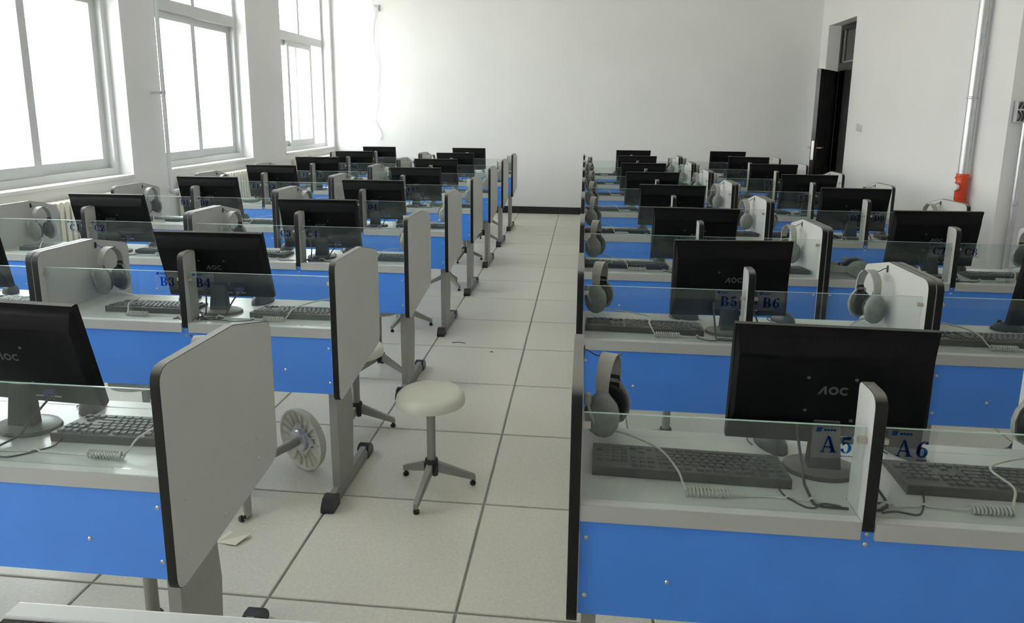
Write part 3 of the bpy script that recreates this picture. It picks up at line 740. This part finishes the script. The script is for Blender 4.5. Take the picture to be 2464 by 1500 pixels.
for r in range(8):
    for seat in range(8):
        d, s = seat_x(seat); t, kx, ky, ka, L = KROOT[r, seat]; code = ROWS[r] + str(seat + 1)
        kin = abs(kx) - L / 2; xs_ = kin + .032; c, s_ = math.cos(ka), math.sin(ka); lx = s * xs_ - kx
        x0, y0 = kx + lx * c + (KD / 2 + .001) * s_, ky + lx * s_ - (KD / 2 + .001) * c
        path = [(x0, y0, .014), (x0 - s * .004, y0 - .010, .006), (x0 - s * .012, max(.046, y0 - .03), .0026), (s * max(.07, xs_ * .72), .042, .0026), (s * max(.055, xs_ * .45), .048, .0026), (s * .040, .040, .0026)]
        obj('cord', MB().tube(to_local(lay(r, d, path, .0019, 4, seat), (kx, ky, .0006), ka), .0019).mesh('cord', 'cord_black', True), t)
for (r, seat), t in HROOT.items():
    d, s = seat_x(seat); code = ROWS[r] + str(seat + 1); kin = abs(KROOT[r, seat][1]) - KROOT[r, seat][4] / 2
    hx, hz = s * (XI - .063), HOOKZ - DZ_; o = (hx, .315, hz)
    x1 = .262 if code == 'A5' else kin + .07 + .025 * ((r + seat) % 4); x1 = min(x1, .42); x0 = x1 + .085; yc = .0625
    under_coil = max([.0] + [z + q for (x, y, z, q) in LAID[r, d] if x1 - .004 < s * x < x0 + .004 and abs(y - yc) < .012])
    g = under_coil + .0112
    sway = (.05, .02, .08, .035)[(r + seat) % 4]
    lead = [(hx, .279, .026), (hx - s * .030, .262, .040), (s * min(.50, x0 + sway), .19, .042), (s * (x0 + .018), .105, .040), (s * (x0 + .006), .078, .020), (s * x0, yc, g)]
    a = MB().tube(to_local(lay(r, d, lead, .0026, 2), o), .0026)
    tail = [(s * x1, yc, g), (s * (x1 - .02), yc + .003, .006), (s * max(.06, x1 * .65), .074, .003), (s * max(.050, x1 * .35), .066, .003), (s * .036, .056, .003)]
    a.tube(to_local(lay(r, d, tail, .0026), o), .0026)
    obj('cord', a.mesh('cord', 'cord_white', True), t)
    obj('coiled_cord', MB().tube(to_local(coil((s * x0, yc, g), (s * x1, yc, g)), o), .0024, 5).mesh('coiled_cord', 'cord_white', True), t)

# ------------------------------------------------------------------ stools
SEAT = MB().lathe([(0, .399), (.10, .397), (.122, .392), (.130, .382), (.1365, .383), (.1375, .394), (.133, .412), (.122, .424), (.105, .4285), (.06, .426), (0, .424)], 36).mesh('seat', 'stool_seat', True)
RIB = MB()
for k in range(18):
    a = 2 * PI * k / 18; M = Matrix.Rotation(a, 4, 'Z'); RIB.box(.062, .124, -.0016, .0016, .386, .398, M)
RIB_ME = RIB.mesh('seat_rib', 'stool_seat')
RIB1 = MB().box(.062, .124, -.0016, .0016, .384, .398).mesh('seat_rib', 'stool_seat')
PLATE = MB().box(-.06, .06, -.06, .06, .387, .393).lathe([(.045, .372), (.048, .378), (.048, .387)], 20).mesh('seat_plate', 'silver', bevel=0)
POLE = MB().lathe([(.0175, .10), (.0175, .387)], 18).mesh('pole', 'stool_metal', True)
HUB = MB().lathe([(.022, .085), (.027, .09), (.027, .135), (.024, .140), (.019, .140)], 18)
for k in range(3):
    M = Matrix.Rotation(2 * PI * k / 3 + PI / 3, 4, 'Z'); HUB.box(.012, .030, -.009, .009, .075, .125, M)
HUB_ME = HUB.mesh('hub', 'black_plastic', True)
def frus_leg():
    a = [(.018, -.013, .083), (.018, .013, .083), (.018, .013, .128), (.018, -.013, .128)]
    b = [(.180, -.009, .020), (.180, .009, .020), (.180, .009, .044), (.180, -.009, .044)]
    return MB().add(a + b, [(3, 2, 1, 0), (4, 5, 6, 7), (0, 1, 5, 4), (1, 2, 6, 5), (2, 3, 7, 6), (3, 0, 4, 7)]).mesh('leg', 'stool_metal', bevel=.002)
LEG_ME = frus_leg()
SFOOT = MB().lathe([(.010, 0), (.0125, .003), (.0125, .012), (.006, .016), (.006, .024)], 14, Matrix.Translation((.170, 0, 0))).mesh('foot', 'black_plastic', True)
def stool(label, loc, rz=0, rot=None, under=False):
    t = thing('stool', label, 'stool', loc, rot if rot is not None else (0, 0, rz), 'cream three-legged stools')
    st = obj('seat', SEAT, t); obj('pole', POLE, t); obj('hub', HUB_ME, t); obj('seat_plate', PLATE, t)
    if under:
        for k in range(18): obj('seat_rib', RIB1, st, rot=(0, 0, 2 * PI * k / 18))
        for k in range(4): obj('screw', screw, t, (.05 * math.cos(PI / 4 + k * PI / 2), .05 * math.sin(PI / 4 + k * PI / 2), .387), (PI, 0, 0))
    else: obj('seat_rib', RIB_ME, st, kind='stuff')
    for k in range(3):
        l = obj('leg', LEG_ME, t, rot=(0, 0, 2 * PI * k / 3)); obj('foot', SFOOT, l)
    return t
stool('cream round stool standing alone out in the tiled aisle', (-.225, .675, 0), math.radians(22))
dv = Vector((.50, .86, .055)).normalized()
fv = Vector((.67, -.39, -.62)); fv = (fv - dv * fv.dot(dv)).normalized(); yv = dv.cross(fv)      # one leg reaches down to the floor
qz = Matrix((fv, yv, dv)).transposed().to_quaternion()
stool('toppled cream stool lying on its side, ribbed seat underside showing', (-1.005, .435, .116), rot=qz, under=True)
stool('cream stool behind the aisle end of the desk signed B3 and B4', (-.70, 1.17, 0), math.radians(15))
stool('cream stool between the desks signed B4 and C4, further from the aisle', (-.79, 1.86, 0) if False else (-.80, 1.88, 0), math.radians(-18))
stool('cream stool behind the aisle end of the desk signed C3 and C4', (-.875, 2.80, 0), math.radians(8))
stool('cream stool behind the aisle end of the desk signed D3 and D4', (-.80, 3.92, 0), math.radians(75))
stool('cream stool behind the aisle end of the desk signed E3 and E4', (-.84, 5.02, 0), math.radians(15))
stool('cream stool behind the aisle end of the desk signed F3 and F4', (-.80, 6.07, 0), math.radians(-10))
stool('cream stool behind the aisle end of the desk signed G3 and G4', (-.90, 7.11, 0), math.radians(-15))
stool('cream stool pushed under the desk signed B3 and B4, away from the aisle', (-1.475, .75, 0), math.radians(40))
stool('cream stool tucked under the desk signed A3 and A4', (-.80, -.27, 0), math.radians(50))
stool('cream stool tucked under the desk signed B5 and B6', (.745, 1.07, 0), math.radians(10))
stool('cream stool tucked under the desk signed B7 and B8', (2.215, 1.08, 0), math.radians(70))
stool('cream stool tucked under the desk signed A5 and A6', (.80, -.29, 0), math.radians(30))

# ------------------------------------------------------------------ things on and along the walls
hy = thing('fire_hydrant', 'silver fire riser with red valve body and capped outlet by the wall', 'hydrant', (3.485, 4.26, 0))
obj('riser_pipe', MB().lathe([(.038, 1.03), (.038, 3.49)], 24).mesh('riser_pipe', 'silver', True), hy, label='silver painted riser pipe')
obj('coupling_ring', MB().lathe([(.039, 1.640), (.044, 1.645), (.044, 1.653), (.039, 1.658)], 24, cap=False).mesh('coupling_ring', 'silver', True), hy)
obj('valve_body', MB().lathe([(.040, .80), (.045, .82), (.045, .97), (.041, .99)], 24).cyl((-.02, -.01, .925), (-.066, -.033, .925), .030, .026, 18).mesh('valve_body', 'red', True), hy, label='red painted valve body')
obj('flange', MB().lathe([(.042, .985), (.053, .985), (.053, 1.004), (.047, 1.006), (.047, 1.032), (.039, 1.032)], 24).mesh('flange', 'red', True), hy)
obj('flange', MB().lathe([(.042, .78), (.062, .78), (.062, .797), (.042, .80)], 24).mesh('flange', 'red', True), hy)
obj('outlet_cap', MB().cyl((-.066, -.033, .925), (-.084, -.042, .925), .037, .034, 20).mesh('outlet_cap', 'steel', True), hy, label='bare metal outlet cap')
obj('lower_pipe', MB().lathe([(.038, 0), (.038, .78)], 24).mesh('lower_pipe', 'silver', True), hy)
sp = thing('conduit_pipe', 'thin silver pipe running up the grey pier face', 'pipe', (3.655, 3.815, 0))
obj('pipe', MB().lathe([(.022, 0), (.022, 1.46)], 16).mesh('pipe', 'silver', True), sp)
obj('coupling', MB().lathe([(.023, .83), (.027, .835), (.027, .85), (.023, .855)], 16, cap=False).mesh('coupling', 'silver', True), sp)
jb = thing('junction_box', 'open grey junction box with dark wiring above thin pipe', 'box', (3.66, 3.85, 1.46))
q = MB().box(-.085, .085, -.05, 0, 0, .006).box(-.085, .085, -.05, 0, .154, .16).box(-.085, -.079, -.05, 0, .006, .154).box(.079, .085, -.05, 0, .006, .154).box(-.085, .085, -.004, 0, 0, .16)
obj('housing', q.mesh('housing', 'silver'), jb)
obj('crossbar', boxmesh('crossbar', 'silver', (-.09, .09, -.056, -.05, .09, .10)), jb)
wb = MB()
for k in range(5): wb.tube(smooth_path([(-.06 + .028 * k, -.03, .01), (-.05 + .02 * k, -.044, .05), (-.065 + .03 * k, -.03, .09), (-.05 + .022 * k, -.042, .15)]), .006)
obj('wiring', wb.mesh('wiring', 'debris', True), jb)
for k in (0, 1):
    o = obj('wall_switch', boxmesh('wall_switch', 'switch', (-.008, 0, -.038, .038, -.042, .042), bevel=.003), None, (WXR, 6.80 - k * .095, 1.355 - k * .012)); tag(o, 'pale wall switch plate nearer the door' if k == 0 else 'pale wall switch plate further from the door', 'switch', 'wall switch plates')
    obj('rocker', boxmesh('rocker', 'switch', (-.011, -.0075, -.020, .020, -.028, .028), bevel=.001), o)
so = thing('wall_socket', 'small grey wall socket box high on the white wall', 'socket', (-2.71, WY, 2.96))
obj('box', boxmesh('box', 'switch', (-.042, .042, -.03, 0, -.045, .045), bevel=.004), so)
obj('plug', boxmesh('plug', 'switch', (-.005, .035, -.045, -.03, -.03, .01), bevel=.003), so)
wr = thing('loose_wire', 'thin loose grey wire dangling down the white wall', 'wire', (-2.72, WY, 1.07))
P = [(-.03, -.012, 2.42), (-.025, -.035, 1.98), (.0, -.036, 1.90), (.005, -.015, 1.83), (-.045, -.012, 1.60), (-.040, -.012, 1.42), (.01, -.014, 1.12), (.025, -.012, .86), (-.012, -.012, .66), (.006, -.012, .52), (-.055, -.014, .30), (.03, -.012, .14), (.045, -.012, .06), (.015, -.016, 0)]
obj('strand', MB().tube(smooth_path(P), .0042).mesh('strand', 'switch', True), wr)
P2 = [(.02, -.04, 1.84), (.03, -.015, 1.75), (.012, -.012, 1.55), (.02, -.012, 1.2), (.07, -.014, .95)]
obj('strand', MB().tube(smooth_path(P2), .0022).mesh('strand', 'pvc', True), wr)
rp = thing('heating_riser', 'white heating pipe with elbow running down beside the window', 'pipe', (-3.31, 3.965, 0))
obj('pipe', MB().lathe([(.017, .80), (.017, 3.49)], 16).mesh('pipe', 'pipe_white', True), rp)
obj('elbow', MB().tube(smooth_path([(0, 0, .815), (0, .004, .79), (0, .028, .775), (0, .07, .775), (0, .13, .775)]), .021, 12).mesh('elbow', 'pipe_white', True), rp)
obj('bracket', MB().cyl((-.095, -.03, 1.645), (0, 0, 1.645), .009).lathe([(.021, 1.63), (.021, 1.66)], 14).mesh('bracket', 'silver', True), rp)
secp = roundpoly([(-.018, .09), (.018, .09), (.018, .86), (-.018, .86)], [.014] * 4, 4)
SEC = MB().prism(secp, -.052, .052, lambda a, b, h: (h, a, b)).box(-.02, .02, -.0275, .0275, .12, .17).box(-.02, .02, -.0275, .0275, .79, .84).mesh('section', 'radiator_paint')
RFOOT = boxmesh('foot', 'radiator_paint', (-.04, .04, -.012, .012, 0, .10))
for i, (y0, n, where) in enumerate(((4.16, 25, 'the second window from the back wall'), (1.95, 26, 'the window past the wide pier'), (6.75, 25, 'the window by the back wall'))):
    rd = thing('radiator', 'cream ribbed radiator under %s' % where, 'radiator', (-3.315, y0, 0), None, 'radiators under the windows')
    for k in range(n): obj('section', SEC, rd, (0, .0275 + k * .055, 0))
    obj('foot', RFOOT, rd, (0, .0275, 0)); obj('foot', RFOOT, rd, (0, .0275 + (n - 1) * .055, 0))

# ------------------------------------------------------------------ small things on the floor, and the console in front
pm = MB().add([(-.045, -.03, .004), (.035, -.045, .010), (.06, .02, .014), (.0, .012, .022), (-.03, .03, .012)], [(0, 1, 2, 3), (0, 3, 4)]).mesh('paper_scrap', 'paper')
bm = bmesh.new(); bm.from_mesh(pm); bmesh.ops.solidify(bm, geom=list(bm.faces), thickness=.001); bm.to_mesh(pm); bm.free()
tag(obj('paper_scrap', pm, None, (-.865, .275, -.003)), 'crumpled cream paper scrap on the tiled floor', 'paper')
for k, (x, y, L_, a, lab) in enumerate(((-.44, 2.47, .09, .1, 'dark twig bent in the aisle by the black foot cap'), (-.80, -.01, .025, .5, 'tiny dark crumb on the tile near the scrap'), (-.20, 2.32, .02, .4, 'tiny dark crumb far along the aisle'), (-.985, .36, .05, .9, 'thin dark sliver beside the toppled stool'))):
    c_, s_ = math.cos(a), math.sin(a)
    tag(obj('floor_debris', MB().tube(smooth_path([(-L_ / 2 * c_, -L_ / 2 * s_, .0022), (0, .008, .003), (L_ / 2 * c_, L_ / 2 * s_ - .01, .0022)]), .002).mesh('floor_debris', 'debris'), None, (x, y, 0)), lab, 'debris')
tt = thing('teacher_desk', 'plain grey desk under the silver-topped screen', 'desk', (-.05, -1.40, 0))
obj('tabletop', boxmesh('tabletop', 'desk_top', (-.6, .6, -.25, .25, .685, .72), bevel=.003), tt)
for sx in (-1, 1): obj('side_panel', boxmesh('side_panel', 'laminate', (sx * .575 - .0125, sx * .575 + .0125, -.24, .24, 0, .685)), tt)
tmn = thing('teacher_monitor', 'screen with silver top edge and dark front, in the very foreground', 'monitor', (-.012, -1.268, .7285), (0, 0, .022))
obj('housing', MB().prism(roundpoly([(-.012, .02), (.012, .02), (.012, .276), (-.012, .276)], [.003] * 4, 3), -.215, .215, lambda a, b, h: (h, a, b)).mesh('housing', 'bezel_silver'), tmn)
obj('screen', boxmesh('screen', 'screen', (-.2148, .2148, -.0165, -.0118, .022, .2735)), tmn)
obj('neck', boxmesh('neck', 'stand', (-.03, .03, .012, .03, .01, .15)), tmn)
obj('base', MB().lathe([(0, 0), (.09, 0), (.088, .01), (0, .012)], 24).mesh('base', 'stand', True), tmn)

# ------------------------------------------------------------------ outside the windows
struct('ground', boxmesh('ground', 'ground', (-40, -3.75, -20, 40, -5.2, -5)))
bd = thing('building', 'pale sunlit building with windows and red balcony seen through the window', 'building', (-19, 12, -5))
obj('wall', boxmesh('wall', 'facade', (-6, 0, -26, 22, 0, 10)), bd)
wm = boxmesh('window', 'facade_window', (0, .04, -.8, .8, 0, 1.5))
for (y, z) in [(y, z) for y in (-20, -15, -10, -5, 0, 5, 10, 15) for z in (1.2, 4.6, 7.6)]: obj('window', wm, bd, (0, y, z))
obj('balcony', boxmesh('balcony', 'facade_red', (0, .8, -3.5, 3.2, 5.6, 5.7), (.72, .8, -3.5, 3.2, 6.15, 6.25)), bd)
